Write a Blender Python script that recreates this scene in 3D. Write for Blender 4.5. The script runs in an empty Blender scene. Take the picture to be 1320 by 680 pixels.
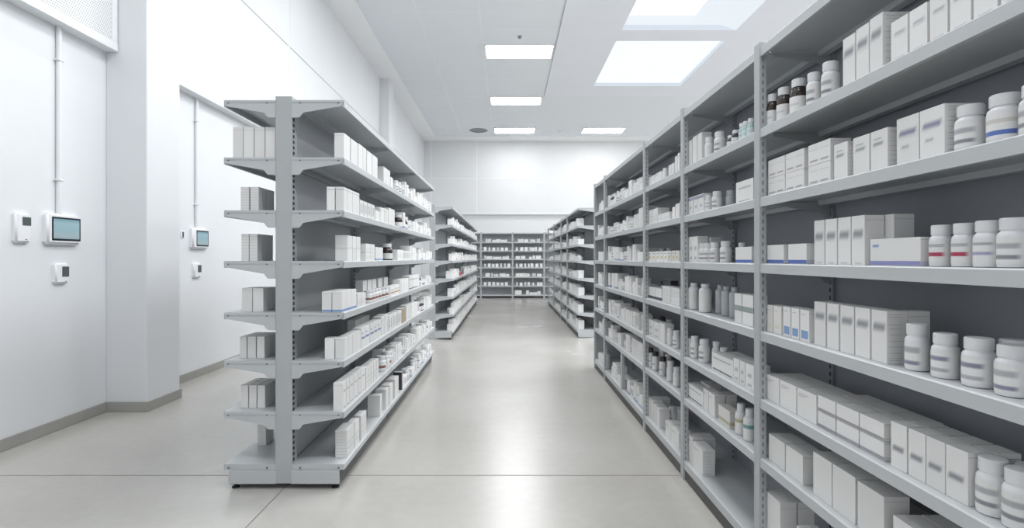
import bpy, bmesh, math, random
from mathutils import Vector, Matrix
random.seed(7)
S = bpy.context.scene
COL = S.collection
CAMZ = 1.4
F = 700.0            # focal length in pixels of a 1320 wide frame

# ------------------------------------------------------------------ materials
def nd(nt, t, **kw):
    n = nt.nodes.new(t)
    for k, v in kw.items():
        setattr(n, k, v)
    return n

def new_mat(name):
    m = bpy.data.materials.new(name)
    m.use_nodes = True
    nt = m.node_tree
    return m, nt, nt.nodes['Principled BSDF']

def mat(name, col, rough=.5, metal=0., var=0., scale=6., bump=0., bscale=200., spec=.5, rvar=0.):
    m, nt, b = new_mat(name)
    b.inputs['Roughness'].default_value = rough
    b.inputs['Metallic'].default_value = metal
    b.inputs['Specular IOR Level'].default_value = spec
    b.inputs['Base Color'].default_value = (*col, 1)
    tc = nd(nt, 'ShaderNodeTexCoord')
    if var:
        n = nd(nt, 'ShaderNodeTexNoise'); n.inputs['Scale'].default_value = scale; n.inputs['Detail'].default_value = 5
        nt.links.new(tc.outputs['Object'], n.inputs['Vector'])
        r = nd(nt, 'ShaderNodeValToRGB')
        r.color_ramp.elements[0].position = .3; r.color_ramp.elements[1].position = .7
        r.color_ramp.elements[0].color = (*[c*(1-var) for c in col], 1)
        r.color_ramp.elements[1].color = (*[min(1, c*(1+var)) for c in col], 1)
        nt.links.new(n.outputs['Fac'], r.inputs['Fac']); nt.links.new(r.outputs['Color'], b.inputs['Base Color'])
        if rvar:
            mr = nd(nt, 'ShaderNodeMapRange'); mr.inputs['To Min'].default_value = rough-rvar; mr.inputs['To Max'].default_value = rough+rvar
            nt.links.new(n.outputs['Fac'], mr.inputs['Value']); nt.links.new(mr.outputs['Result'], b.inputs['Roughness'])
    if bump:
        n2 = nd(nt, 'ShaderNodeTexNoise'); n2.inputs['Scale'].default_value = bscale
        nt.links.new(tc.outputs['Object'], n2.inputs['Vector'])
        bp = nd(nt, 'ShaderNodeBump'); bp.inputs['Strength'].default_value = bump; bp.inputs['Distance'].default_value = .002
        nt.links.new(n2.outputs['Fac'], bp.inputs['Height']); nt.links.new(bp.outputs['Normal'], b.inputs['Normal'])
    return m

def emit(name, col, strength, var=0):
    m, nt, b = new_mat(name)
    b.inputs['Base Color'].default_value = (.1, .1, .1, 1); b.inputs['Specular IOR Level'].default_value = .1
    b.inputs['Emission Color'].default_value = (*col, 1)
    b.inputs['Emission Strength'].default_value = strength
    return m

def printed(name, rough):
    m, nt, b = new_mat(name)
    a = nd(nt, 'ShaderNodeVertexColor'); a.layer_name = 'ink'
    oi = nd(nt, 'ShaderNodeObjectInfo')
    mr = nd(nt, 'ShaderNodeMapRange'); mr.inputs['To Min'].default_value = .93; mr.inputs['To Max'].default_value = 1.03
    nt.links.new(oi.outputs['Random'], mr.inputs['Value'])
    mx = nd(nt, 'ShaderNodeMix'); mx.data_type = 'RGBA'; mx.blend_type = 'MULTIPLY'; mx.inputs['Factor'].default_value = 1
    nt.links.new(a.outputs['Color'], mx.inputs['A']); nt.links.new(mr.outputs['Result'], mx.inputs['B'])
    nt.links.new(mx.outputs['Result'], b.inputs['Base Color'])
    b.inputs['Roughness'].default_value = rough
    return m

M = {}
M['wall'] = mat('painted_wall', (.775, .79, .81), .55, var=.012, scale=1.3)
M['far_wall'] = mat('painted_far_wall', (.77, .785, .795), .5, var=.012, scale=1.5)
M['pillar'] = mat('painted_pillar', (.745, .76, .78), .5, var=.01, scale=1.5)
M['rail'] = mat('painted_rail', (.80, .82, .83), .4)
M['seam_dark'] = mat('seam_dark_grey', (.42, .44, .46), .6)  # dark grey joint lines on wall panels and ceiling edge
M['seam_mid'] = mat('seam_grey', (.62, .64, .65), .6)
M['seam_light'] = mat('seam_light', (.88, .89, .9), .5)
M['grid'] = mat('ceiling_grid', (.83, .855, .88), .6)
M['plaster'] = mat('ceiling_plaster', (.79, .81, .855), .7, var=.01, scale=2)
M['border'] = mat('ceiling_border', (.90, .905, .91), .6, var=.01, scale=2)
M['base'] = mat('cove_base', (.36, .355, .335), .55, var=.06, scale=5)
M['steel'] = mat('grey_painted_steel', (.49, .51, .522), .38, var=.02, scale=3, spec=.5)
M['steel_post'] = mat('grey_painted_upright', (.42, .438, .448), .4, var=.02, scale=3)
M['panel'] = mat('grey_back_panel', (.32, .335, .365), .5, var=.03, scale=2)
M['panel_light'] = mat('grey_back_panel_light', (.50, .52, .54), .5, var=.03, scale=2)
M['kick'] = mat('dark_kick_plate', (.10, .10, .102), .6, var=.05, scale=3)
M['slot'] = mat('slot_dark', (.07, .073, .078), .7)
M['slot_soft'] = mat('slot_soft', (.15, .155, .165), .7)
M['slot_deep'] = mat('slot_deep', (.02, .021, .024), .7)
M['rubber'] = mat('black_rubber', (.02, .02, .022), .6)
M['joint'] = mat('floor_joint', (.22, .20, .175), .8)
M['plastic'] = mat('white_device_plastic', (.84, .85, .87), .35)
M['bezel'] = mat('black_bezel', (.02, .024, .03), .25)
M['lcd'] = mat('dark_lcd', (.09, .11, .105), .3)
M['cap'] = mat('white_cap_plastic', (.75, .755, .765), .38, bump=.03, bscale=60)
M['cap_dark'] = mat('black_cap_plastic', (.03, .03, .034), .4)
M['bottle'] = mat('white_bottle_plastic', (.74, .745, .76), .3)
M['bottle_grey'] = mat('grey_bottle_plastic', (.46, .48, .50), .35)
M['amber'] = mat('dark_brown_bottle', (.045, .032, .03), .18)
M['teal'] = mat('teal_bottle', (.42, .56, .56), .25)
M['red_pack'] = mat('red_pack', (.62, .10, .14), .5)
M['card'] = printed('printed_card', .55)
M['label'] = printed('printed_label', .4)
M['vent'] = mat('vent_metal', (.25, .26, .27), .5)
M['lamp'] = emit('lamp_diffuser', (1, 1, 1), 25)
M['lamp_far'] = emit('lamp_diffuser_end', (1, 1, 1), 19)
M['lampframe'] = mat('lamp_frame', (.85, .86, .87), .4)

# polished concrete
def floor_mat():
    m, nt, b = new_mat('polished_concrete')
    tc = nd(nt, 'ShaderNodeTexCoord')
    n1 = nd(nt, 'ShaderNodeTexNoise'); n1.inputs['Scale'].default_value = .7; n1.inputs['Detail'].default_value = 3; n1.inputs['Roughness'].default_value = .45
    n2 = nd(nt, 'ShaderNodeTexNoise'); n2.inputs['Scale'].default_value = 14; n2.inputs['Detail'].default_value = 6
    n3 = nd(nt, 'ShaderNodeTexNoise'); n3.inputs['Scale'].default_value = 260; n3.inputs['Detail'].default_value = 2
    for n in (n1, n2, n3): nt.links.new(tc.outputs['Object'], n.inputs['Vector'])
    a = nd(nt, 'ShaderNodeMath', operation='MULTIPLY_ADD'); a.inputs[1].default_value = .25
    nt.links.new(n2.outputs['Fac'], a.inputs[0]); nt.links.new(n1.outputs['Fac'], a.inputs[2])
    a2 = nd(nt, 'ShaderNodeMath', operation='MULTIPLY_ADD'); a2.inputs[1].default_value = .10
    nt.links.new(n3.outputs['Fac'], a2.inputs[0]); nt.links.new(a.outputs[0], a2.inputs[2])
    r = nd(nt, 'ShaderNodeValToRGB')
    r.color_ramp.elements[0].position = .40; r.color_ramp.elements[1].position = 1.0
    r.color_ramp.elements[0].color = (.41, .395, .362, 1); r.color_ramp.elements[1].color = (.53, .52, .495, 1)
    nt.links.new(a2.outputs[0], r.inputs['Fac']); nt.links.new(r.outputs['Color'], b.inputs['Base Color'])
    mr = nd(nt, 'ShaderNodeMapRange'); mr.inputs['To Min'].default_value = .22; mr.inputs['To Max'].default_value = .30
    nt.links.new(n1.outputs['Fac'], mr.inputs['Value']); nt.links.new(mr.outputs['Result'], b.inputs['Roughness'])
    b.inputs['Specular IOR Level'].default_value = .6
    b.inputs['Coat Weight'].default_value = .5; b.inputs['Coat Roughness'].default_value = .22; b.inputs['Coat IOR'].default_value = 1.5
    return m
M['floor'] = floor_mat()

def perf_mat():
    m, nt, b = new_mat('perforated_white_metal')
    tc = nd(nt, 'ShaderNodeTexCoord')
    sp = nd(nt, 'ShaderNodeSeparateXYZ'); nt.links.new(tc.outputs['Object'], sp.inputs[0])
    P = .021
    def mth(op, a, bb=None):
        n = nd(nt, 'ShaderNodeMath', operation=op)
        for i, v in enumerate((a, bb)):
            if v is None: continue
            if isinstance(v, (int, float)): n.inputs[i].default_value = v
            else: nt.links.new(v, n.inputs[i])
        return n.outputs[0]
    row = mth('FLOOR', mth('DIVIDE', sp.outputs['Z'], P))
    off = mth('MULTIPLY', mth('FLOORED_MODULO', row, 2), .5)
    u = mth('SUBTRACT', mth('FRACT', mth('ADD', mth('DIVIDE', sp.outputs['Y'], P), off)), .5)
    v = mth('SUBTRACT', mth('FRACT', mth('DIVIDE', sp.outputs['Z'], P)), .5)
    d = mth('SQRT', mth('ADD', mth('MULTIPLY', u, u), mth('MULTIPLY', v, v)))
    k = mth('LESS_THAN', d, .27)
    mx = nd(nt, 'ShaderNodeMix'); mx.data_type = 'RGBA'
    mx.inputs['A'].default_value = (.78, .79, .80, 1); mx.inputs['B'].default_value = (.34, .35, .36, 1)
    nt.links.new(k, mx.inputs['Factor']); nt.links.new(mx.outputs['Result'], b.inputs['Base Color'])
    b.inputs['Roughness'].default_value = .5
    return m
M['perf'] = perf_mat()

def tile_mat():
    m, nt, b = new_mat('perforated_ceiling_tile')
    tc = nd(nt, 'ShaderNodeTexCoord')
    v = nd(nt, 'ShaderNodeTexNoise'); v.inputs['Scale'].default_value = 120
    nt.links.new(tc.outputs['Object'], v.inputs['Vector'])
    r = nd(nt, 'ShaderNodeValToRGB'); r.color_ramp.elements[0].color = (.74, .77, .80, 1); r.color_ramp.elements[1].color = (.80, .83, .86, 1)
    nt.links.new(v.outputs['Fac'], r.inputs['Fac']); nt.links.new(r.outputs['Color'], b.inputs['Base Color'])
    b.inputs['Roughness'].default_value = .8
    return m
M['tile'] = tile_mat()

def screen_mat():
    m, nt, b = new_mat('blue_touch_screen')
    tc = nd(nt, 'ShaderNodeTexCoord')
    sp = nd(nt, 'ShaderNodeSeparateXYZ'); nt.links.new(tc.outputs['Generated'], sp.inputs[0])
    r = nd(nt, 'ShaderNodeValToRGB')
    cr = r.color_ramp
    cr.elements[0].color = (.36, .52, .58, 1); cr.elements[1].color = (.22, .42, .52, 1)
    e = cr.elements.new(.14); e.color = (.46, .60, .64, 1)
    e = cr.elements.new(.45); e.color = (.38, .60, .68, 1)
    e = cr.elements.new(.80); e.color = (.42, .64, .72, 1)
    nt.links.new(sp.outputs['Z'], r.inputs['Fac'])
    b.inputs['Base Color'].default_value = (.02, .02, .02, 1); b.inputs['Roughness'].default_value = .25
    nt.links.new(r.outputs['Color'], b.inputs['Emission Color']); b.inputs['Emission Strength'].default_value = .75
    return m
M['screen'] = screen_mat()

# ------------------------------------------------------------------ mesh helpers
class MB:
    def __init__(self): self.v = []; self.f = []; self.mi = []; self.mats = []; self.c = []
    def mid(self, m):
        if m not in self.mats: self.mats.append(m)
        return self.mats.index(m)
    def face(self, pts, m, cols=None):
        i = len(self.v); self.v += [tuple(p) for p in pts]
        self.f.append(tuple(range(i, i+len(pts)))); self.mi.append(self.mid(m))
        self.c.append(cols)
    def box(self, x0, x1, y0, y1, z0, z1, m, cols=None):
        p = [(x0,y0,z0),(x1,y0,z0),(x1,y1,z0),(x0,y1,z0),(x0,y0,z1),(x1,y0,z1),(x1,y1,z1),(x0,y1,z1)]
        i = len(self.v); self.v += p
        for f in ((0,3,2,1),(4,5,6,7),(0,1,5,4),(1,2,6,5),(2,3,7,6),(3,0,4,7)):
            self.f.append(tuple(i+k for k in f)); self.mi.append(self.mid(m)); self.c.append(cols)
    def prism(self, pts, axis, a0, a1, m):
        """extrude a 2D polygon (u,z) along x or y"""
        n = len(pts); i = len(self.v)
        for a in (a0, a1):
            for u, z in pts:
                self.v.append((u, a, z) if axis == 'y' else (a, u, z))
        def add(f): self.f.append(f); self.mi.append(self.mid(m)); self.c.append(None)
        add(tuple(i+k for k in range(n))); add(tuple(i+n+k for k in reversed(range(n))))
        for k in range(n):
            k2 = (k+1) % n
            add((i+k, i+n+k, i+n+k2, i+k2))
    def lathe(self, prof, m, seg=28, cx=0, cy=0, rib=0.):
        i = len(self.v); n = len(prof)
        for k in range(seg):
            a = 2*math.pi*k/seg
            for (r, z, *q) in prof:
                rr = r*(1-rib*(k % 2)) if (q and q[0]) else r
                self.v.append((cx+rr*math.cos(a), cy+rr*math.sin(a), z))
        for k in range(seg):
            k2 = (k+1) % seg
            for j in range(n-1):
                self.f.append((i+k*n+j, i+k2*n+j, i+k2*n+j+1, i+k*n+j+1)); self.mi.append(self.mid(m)); self.c.append(None)
        self.f.append(tuple(i+k*n+n-1 for k in range(seg))); self.mi.append(self.mid(m)); self.c.append(None)
        self.f.append(tuple(i+k*n for k in reversed(range(seg)))); self.mi.append(self.mid(m)); self.c.append(None)
    def mesh(self, name, bevel=0, fix=True, smooth=False, ink=False):
        me = bpy.data.meshes.new(name)
        me.from_pydata(self.v, [], self.f)
        for m in self.mats: me.materials.append(M[m])
        me.polygons.foreach_set('material_index', self.mi)
        if ink:
            ca = me.color_attributes.new('ink', 'FLOAT_COLOR', 'CORNER')
            W = (.765, .763, .755)
            for p, c in zip(me.polygons, self.c):
                for q, li in enumerate(p.loop_indices):
                    cc = W if c is None else (c[q] if isinstance(c[0], (tuple, list)) else c)
                    ca.data[li].color = (*cc, 1)
        if fix or bevel:
            bm = bmesh.new(); bm.from_mesh(me)
            if fix: bmesh.ops.recalc_face_normals(bm, faces=bm.faces)
            if bevel:
                es = [e for e in bm.edges if len(e.link_faces) == 2 and e.calc_face_angle(0) > .6]
                bmesh.ops.bevel(bm, geom=es, offset=bevel, segments=1, affect='EDGES', clamp_overlap=True)
            bm.to_mesh(me); bm.free()
        if smooth:
            me.polygons.foreach_set('use_smooth', [True]*len(me.polygons))
            try: me.set_sharp_from_angle(angle=math.radians(38))
            except Exception: pass
        return me

def obj(name, me, parent=None, loc=(0, 0, 0), rz=0.):
    o = bpy.data.objects.new(name, me); COL.objects.link(o)
    o.location = loc; o.rotation_euler = (0, 0, rz)
    if parent: o.parent = parent
    return o
def tag(o, label, cat, group=None):
    o['label'] = label; o['category'] = cat
    if group: o['group'] = group
    return o
def struct(name, mb, bevel=0):
    o = obj(name, mb.mesh(name, bevel)); o['kind'] = 'structure'; return o
def root(name, label, cat, loc=(0, 0, 0), group=None, rz=0):
    o = bpy.data.objects.new(name, None); COL.objects.link(o); o.location = loc; o.rotation_euler = (0, 0, rz)
    o.empty_display_size = .1
    return tag(o, label, cat, group)

# ------------------------------------------------------------------ room
XL, XU, YF, ZC, XR, YB = -3.67, -3.56, 23.3, CAMZ+5.03, 11.0, -4.0
ZT0, ZT1 = 3.285, 3.37      # rail that runs round the room
m = MB(); m.box(XL-.4, XR+.2, YB-.2, YF+.3, -.2, 0, 'floor'); struct('floor', m)
m = MB(); m.box(XL-.3, XL, YB, YF+.2, 0, ZC+.3, 'wall')
m.box(XL, XU, 5.47, YF, ZT1-.02, ZC+.2, 'wall'); struct('wall_left', m)
m = MB(); m.box(XL-.2, XR+.2, YF+.11, YF+.3, 0, ZC+.3, 'far_wall')
m.box(XL, XR, YF, YF+.12, ZT1-.02, ZC+.2, 'far_wall'); struct('wall_far', m)
m = MB(); m.box(XR, XR+.2, YB, YF+.2, 0, ZC+.3, 'wall'); struct('wall_right', m)
m = MB(); m.box(XL-.2, XR+.2, YB-.2, YB, 0, ZC+.3, 'wall'); struct('wall_back', m)
# rail along left and far wall
m = MB(); m.box(XL, XU+.015, 5.47, YF, ZT0, ZT1, 'rail'); struct('trim_1', m, .004)
m = MB(); m.box(XU, XR, YF-.02, YF+.12, ZT0, ZT1, 'rail'); struct('trim_2', m, .004)
# panel seams
m = MB(); m.box(XU, XU+.003, 5.48, YF-.01, 4.855, 4.872, 'seam_dark'); struct('trim_3', m)
m = MB(); m.box(XU, XU+.004, 8.85, 8.89, ZT1, ZC, 'seam_light'); m.box(XU, XU+.003, 8.892, 8.902, ZT1, ZC, 'seam_dark'); struct('trim_4', m)
m = MB()
m.box(XU, XR, YF-.004, YF, 4.80, 4.84, 'seam_light'); m.box(XU, XR, YF-.003, YF, 4.79, 4.80, 'seam_mid')
for sx in (-3.28, -1.31):
    m.box(sx, sx+.035, YF-.004, YF, ZT1, ZC, 'seam_light')
struct('trim_5', m)
# pillars
for k, (a, b_) in enumerate(((4.97, 5.47), (15.2, 15.85))):
    m = MB(); m.box(XL, -3.295, a, b_, 0, ZC+.1, 'pillar'); o = struct('pillar', m, .006)
# cove base
def cove(name, x0, x1, y0, y1):
    m = MB(); m.box(x0, x1, y0, y1, 0, .092, 'base'); struct(name, m, .003)
m = MB()
for q in ((XL, XL+.014, YB, 4.97-.014), (XL, XL+.014, 5.47+.014, 15.2), (XL, XL+.014, 15.85, YF+.1)):
    m.box(*q, 0, .092, 'base')
m.box(XL, -3.295+.014, 4.97-.014, 4.97, 0, .092, 'base'); m.box(-3.295, -3.281, 4.97, 5.47, 0, .092, 'base'); m.box(XL, -3.281, 5.47, 5.484, 0, .092, 'base')
m.box(XL, -3.281, 15.186, 15.2, 0, .092, 'base'); m.box(-3.295, -3.281, 15.2, 15.85, 0, .092, 'base')
struct('baseboard_left', m, .003)
m = MB(); m.box(XL, XR, YF+.095, YF+.11, 0, .092, 'base'); struct('baseboard_far', m)
# floor joints
m = MB(); m.box(XL+.014, XR, 3.505, 3.514, 0, .0006, 'joint'); struct('trim_6', m)
m = MB(); m.box(-1.364, -1.356, YB, YF, 0, .0006, 'joint'); struct('trim_7', m)
m = MB(); m.box(4.2, 4.208, YB, YF, 0, .0006, 'joint'); struct('trim_8', m)

# ceiling: tiled field, plaster border, plaster strip with two skylight wells
XS0, XS1 = 2.53, 5.05
WELLS = ((12.57, 15.86), (8.7, 11.98))
m = MB()
XT0, XT1, YT0, YT1 = -2.98, 1.16, YB, 22.4
ZTI = ZC+.02
m.box(XT0, XT1, YT0, YT1, ZTI, ZTI+.1, 'tile')
m.box(XT1, XR, 16.85, YT1, ZTI, ZTI+.1, 'tile')
m.box(XL, XT0, YB, YF+.1, ZC, ZC+.12, 'border')
m.box(XT0, XR, YT1, YF+.1, ZC, ZC+.12, 'border')
# plaster area with openings
m.box(XT1, XS0, YB, 16.85, ZC, ZC+.12, 'plaster'); m.box(XS1, XR, YB, 16.85, ZC, ZC+.12, 'plaster')
ys = [16.85] + [q for w in WELLS for q in (w[1], w[0])] + [YB]
for a, b_ in ((16.85, 15.86), (12.57, 11.98), (8.7, YB)):
    m.box(XS0, XS1, b_, a, ZC, ZC+.12, 'plaster')
struct('ceiling', m)
# tile grid
m = MB()
for x in (-1.83, -.57):
    m.box(x-.022, x-.008, YT0, YT1, ZTI-.004, ZTI+.01, 'grid'); m.box(x+.008, x+.022, YT0, YT1, ZTI-.004, ZTI+.01, 'grid')
m.box(1.15, 1.165, YT0, 16.85, ZC-.002, ZTI+.01, 'seam_dark')
k = 0
y = 11.12 - .84*17
while y < YT1:
    m.box(XT0, XT1, y-.012, y+.012, ZTI-.003, ZTI+.01, 'grid'); y += .84
struct('trim_9', m)
# skylights
M['sky_pane'] = emit('skylight_pane', (.92, .985, 1.0), 1.02)
M['sky_pane_b'] = emit('skylight_pane_bright', (1, 1, 1), 1.6)
M['sky_reveal_glow'] = emit('skylight_reveal_glow', (.86, .93, .99), .92)  # well sides glow on their own, standing in for daylight on them
for k, (a, b_) in enumerate(WELLS):
    h = .10 if k == 0 else .34
    m = MB()
    x1 = XS1 if k == 0 else 4.16
    m.face([(XS0, a, ZC), (XS0, b_, ZC), (XS0, b_, ZC+h), (XS0, a, ZC+h)], 'sky_reveal_glow')
    m.face([(XS1, a, ZC), (XS1, b_, ZC), (x1, b_, ZC+h), (x1, a, ZC+h)], 'sky_reveal_glow')
    m.face([(XS0, a, ZC), (XS1, a, ZC), (x1, a, ZC+h), (XS0, a, ZC+h)], 'sky_reveal_glow')
    m.face([(XS0, b_, ZC), (XS1, b_, ZC), (x1, b_, ZC+h), (XS0, b_, ZC+h)], 'sky_reveal_glow')
    m.face([(XS0, a, ZC+h), (x1, a, ZC+h), (x1, b_, ZC+h), (XS0, b_, ZC+h)], 'sky_pane' if k == 0 else 'sky_pane_b')
    o = obj('window_%d' % (k+1), m.mesh('window', fix=False)); o['kind'] = 'structure'

# ceiling lights
def ceiling_light(x0, x1, y0, y1, label):
    r = root('ceiling_light', label, 'light', ((x0+x1)/2, (y0+y1)/2, ZC), 'recessed ceiling light panels')
    hx, hy = (x1-x0)/2, (y1-y0)/2
    m = MB()
    for q in ((-hx, hx, -hy, -hy+.03), (-hx, hx, hy-.03, hy), (-hx, -hx+.03, -hy+.03, hy-.03), (hx-.03, hx, -hy+.03, hy-.03)):
        m.box(*q, -.012, .03, 'lampframe')
    obj('frame', m.mesh('frame'), r)
    m = MB(); m.box(-hx+.03, hx-.03, -hy+.03, hy-.03, -.004, .02, 'lamp' if y0 < 20 else 'lamp_far'); obj('diffuser', m.mesh('diffuser'), r)
ceiling_light(-.53, 1.12, 12.8, 13.64, 'large white glowing ceiling panel nearest the camera')
ceiling_light(-.53, 1.10, 16.95, 17.75, 'white glowing ceiling panel, middle one of the row of three')
ceiling_light(-.50, 1.10, 20.95, 21.8, 'white glowing ceiling panel above the aisle end, beside the round vent')
ceiling_light(2.96, 4.6, 20.95, 21.8, 'white glowing ceiling panel standing alone right of the row of three')

# vent, detectors
m = MB(); m.lathe([(.36, 0), (.36, -.012), (.27, -.03), (.26, -.012), (.19, -.03), (.18, -.012), (.1, -.032), (.05, -.034)][::-1], 'vent', 32)
o = obj('ceiling_vent', m.mesh('ceiling_vent', smooth=True), None, (-1.12, 21.4, ZTI-.002)); tag(o, 'dark round air vent in the ceiling tiles left of the far light', 'vent')
m = MB(); m.lathe([(.05, -.06), (.10, -.05), (.11, -.02), (.11, 0)], 'rail', 24)
o = obj('smoke_detector', m.mesh('smoke_detector', smooth=True), None, (2.15, 21.6, ZTI-.001)); tag(o, 'small round smoke detector on the ceiling between the two far lights', 'detector')
m = MB(); m.lathe([(.03, -.05), (.035, -.02), (.05, -.012), (.05, 0)], 'vent', 16)
o = obj('ceiling_sprinkler', m.mesh('ceiling_sprinkler', smooth=True), None, (.29, 12.35, ZTI-.0005)); tag(o, 'tiny sprinkler head on ceiling tile just before the nearest light', 'sprinkler')

# perforated wall panel left of pillar
r = root('perforated_panel', 'white perforated metal wall panel above the larger touch screen, beside the pillar', 'wall panel', (XL, 2.5, ZT0))
m = MB(); m.box(0, .10, -6.4, 2.46, .07, ZC-ZT0, 'perf'); obj('perforated_sheet', m.mesh('perforated_sheet'), r)
m = MB(); m.box(0, .118, -6.4, 2.462, 0, .075, 'rail'); m.box(0, .114, 2.40, 2.462, .075, ZC-ZT0, 'rail'); obj('frame', m.mesh('frame', .004), r)

# ------------------------------------------------------------------ wall devices (on x = XL)
def rbox(m, x0, x1, y0, y1, z0, z1, mt): m.box(x0, x1, y0, y1, z0, z1, mt)
def bevelled(name, dims, mt, bev, parent, seg=3):
    bm = bmesh.new(); x0, x1, y0, y1, z0, z1 = dims
    bmesh.ops.create_cube(bm, size=1)
    for v in bm.verts:
        v.co = Vector((x0 if v.co.x < 0 else x1, y0 if v.co.y < 0 else y1, z0 if v.co.z < 0 else z1))
    bmesh.ops.bevel(bm, geom=[e for e in bm.edges if max(v.co.x for v in e.verts) > x0+1e-5], offset=bev, segments=seg, affect='EDGES', clamp_overlap=True)
    me = bpy.data.meshes.new(name); bm.to_mesh(me); bm.free(); me.materials.append(M[mt])
    me.polygons.foreach_set('use_smooth', [True]*len(me.polygons)); me.set_sharp_from_angle(angle=math.radians(50))
    return obj(name, me, parent)
def wy(px, t=0): return F*(-XL-t)/(653.5-px)
def touch_panel(y0, y1, z0, z1, b, t, label):
    yc = (y0+y1)/2
    r = root('touch_panel', label, 'screen', (XL, yc, z0), 'wall touch panels')
    w = (y1-y0)/2; h = z1-z0
    bevelled('housing', (0, t, -w, w, 0, h), 'plastic', .018, r)
    m = MB(); m.box(t-.002, t+.002, -w+b[0], w-b[1], b[2], h-b[3], 'bezel'); bz = obj('bezel', m.mesh('bezel'), r)
    m = MB(); m.box(t, t+.003, -w+b[0]+.014, w-b[1]-.014, b[2]+.016, h-b[3]-.014, 'screen'); obj('display', m.mesh('display'), bz)
touch_panel(wy(54), wy(106, .05), CAMZ+.115, CAMZ+.365, (.035, .02, .03, .03), .05, 'larger white wall touch screen with blue display left of the pillar')
touch_panel(wy(244), wy(269.8, .05), CAMZ+.115, CAMZ+.36, (.06, .02, .03, .03), .05, 'smaller square white wall touch screen seen between pillar and shelving')
def small_device(name, y0, y1, z0, z1, t, scr, label, cat, led, grp):
    r = root(name, label, cat, (XL, (y0+y1)/2, z0), grp); w = (y1-y0)/2; h = z1-z0
    bevelled('housing', (0, t, -w, w, 0, h), 'plastic', .014, r)
    a0, a1, b0, b1 = scr
    m = MB(); m.box(t-.002, t+.002, -w+2*w*a0, -w+2*w*a1, h*b0, h*b1, 'lcd'); obj('display', m.mesh('display'), r)
    m = MB(); m.box(t-.002, t+.0015, -w+2*w*(led-.05), -w+2*w*(led+.05), h*.10, h*.125, 'bezel'); obj('button', m.mesh('button'), r)
small_device('thermostat', wy(15), wy(41.5, .035), CAMZ+.118, CAMZ+.345, .035, (.38, .92, .58, .86), 'white wall thermostat with greenish display, leftmost device on the wall', 'thermostat', .62, None)
small_device('card_reader', wy(67), wy(90.3, .035), CAMZ-.205, CAMZ-.035, .035, (.42, .92, .33, .82), 'white card reader with dark window below the larger touch screen', 'card reader', .7, 'wall card readers')
small_device('card_reader', wy(247), wy(260.3, .035), CAMZ-.225, CAMZ-.045, .035, (.45, .92, .35, .82), 'small white card reader below the smaller square touch screen', 'card reader', .7, 'wall card readers')
r = root('wall_switch', 'tiny dark wall switch just right of the pillar, beside the smaller screen', 'switch', (XL, wy(234.5), CAMZ+.27))
m = MB(); m.box(0, .012, -.03, .03, -.04, .04, 'plastic'); obj('plate', m.mesh('plate', .003), r)
m = MB(); m.box(.012, .018, -.012, .012, -.032, .032, 'lcd'); obj('rocker', m.mesh('rocker', .002), r)
def conduit(y, z0, label, rr):
    r = root('conduit', label, 'pipe', (XL, y, z0), 'wall conduits')
    H = ZT0-z0
    m = MB(); m.lathe([(rr, 0), (rr, H)], 'rail', 20, cx=rr); obj('pipe', m.mesh('pipe', smooth=True), r)
    for z in (H-.27, H*.18):
        m = MB(); m.box(0, rr*2+.004, -rr-.012, rr+.012, z-.008, z+.008, 'rail'); obj('clip', m.mesh('clip', .002), r)
conduit(wy(73), CAMZ+.366, 'thin white conduit running down to the larger touch screen', .019)
conduit(wy(251.5), CAMZ+.361, 'thin white conduit running down to the smaller square touch screen', .019)

# ------------------------------------------------------------------ racks
def shelf_profile(D, lip=.042):
    return [(0, 0), (D-.004, 0), (D, -.004), (D, -lip), (D-.014, -lip), (D-.016, -.014), (.075, -.014), (.07, -.034), (.035, -.034), (.03, -.014), (0, -.014)]
def prism_part(name, parent, prof, flip, xb, y0, y1, z, mt, bevel=0):
    """profile runs from the back (0) to the front (D); flip=-1 puts the front on the low-x side"""
    m = MB(); m.prism([(xb+flip*u, z+w) for u, w in prof], 'y', y0, y1, mt)
    return obj(name, m.mesh(name, bevel), parent)
def bracket_part(parent, flip, xb, D, y, z, mt='steel', t=.006, drop=.105, tip=.036):
    p = [(0, 0), (D-.006, 0), (D, -.003), (D-.012, -tip), (D*.22, -drop*.72), (D*.17, -drop*.92), (D*.14, -drop), (0, -drop)]
    m = MB(); m.prism([(xb+flip*u, z+w) for u, w in p], 'y', y-t/2, y+t/2, mt)
    # pressed edge along the top of the bracket
    m.box(min(xb, xb+flip*(D-.01)), max(xb, xb+flip*(D-.01)), y-t/2-.003, y+t/2, z-.014, z-.010, mt)
    return obj('bracket', m.mesh('bracket'), parent)
def slotted_post(parent, x0, x1, y0, y1, z0, z1, slots, mt='steel_post', name='post'):
    """slots: list of (face, u) ; dark slots pressed into a face of the upright"""
    m = MB(); m.box(x0, x1, y0, y1, z0, z1, mt)
    for face, u, w in slots:
        z = z0+.06
        sm = 'slot_deep' if name == 'post' and face == '+x' else 'slot'
        while z < z1-.03:
            if face == '-y': m.box(u-w, u+w, y0-.0008, y0+.001, z, z+.018, 'slot_soft')
            if face == '-x': m.box(x0-.0008, x0+.001, u-w, u+w, z, z+.018, sm)
            if face == '+x': m.box(x1-.001, x1+.0008, u-w, u+w, z, z+.020, sm)
            z += .034
    return obj(name, m.mesh(name), parent)
def foot(parent, x, y):
    m = MB(); m.lathe([(.022, 0), (.022, .008), (.009, .013), (.009, .05)], 'rubber', 14, x, y); obj('foot', m.mesh('foot', smooth=True), parent)

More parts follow.
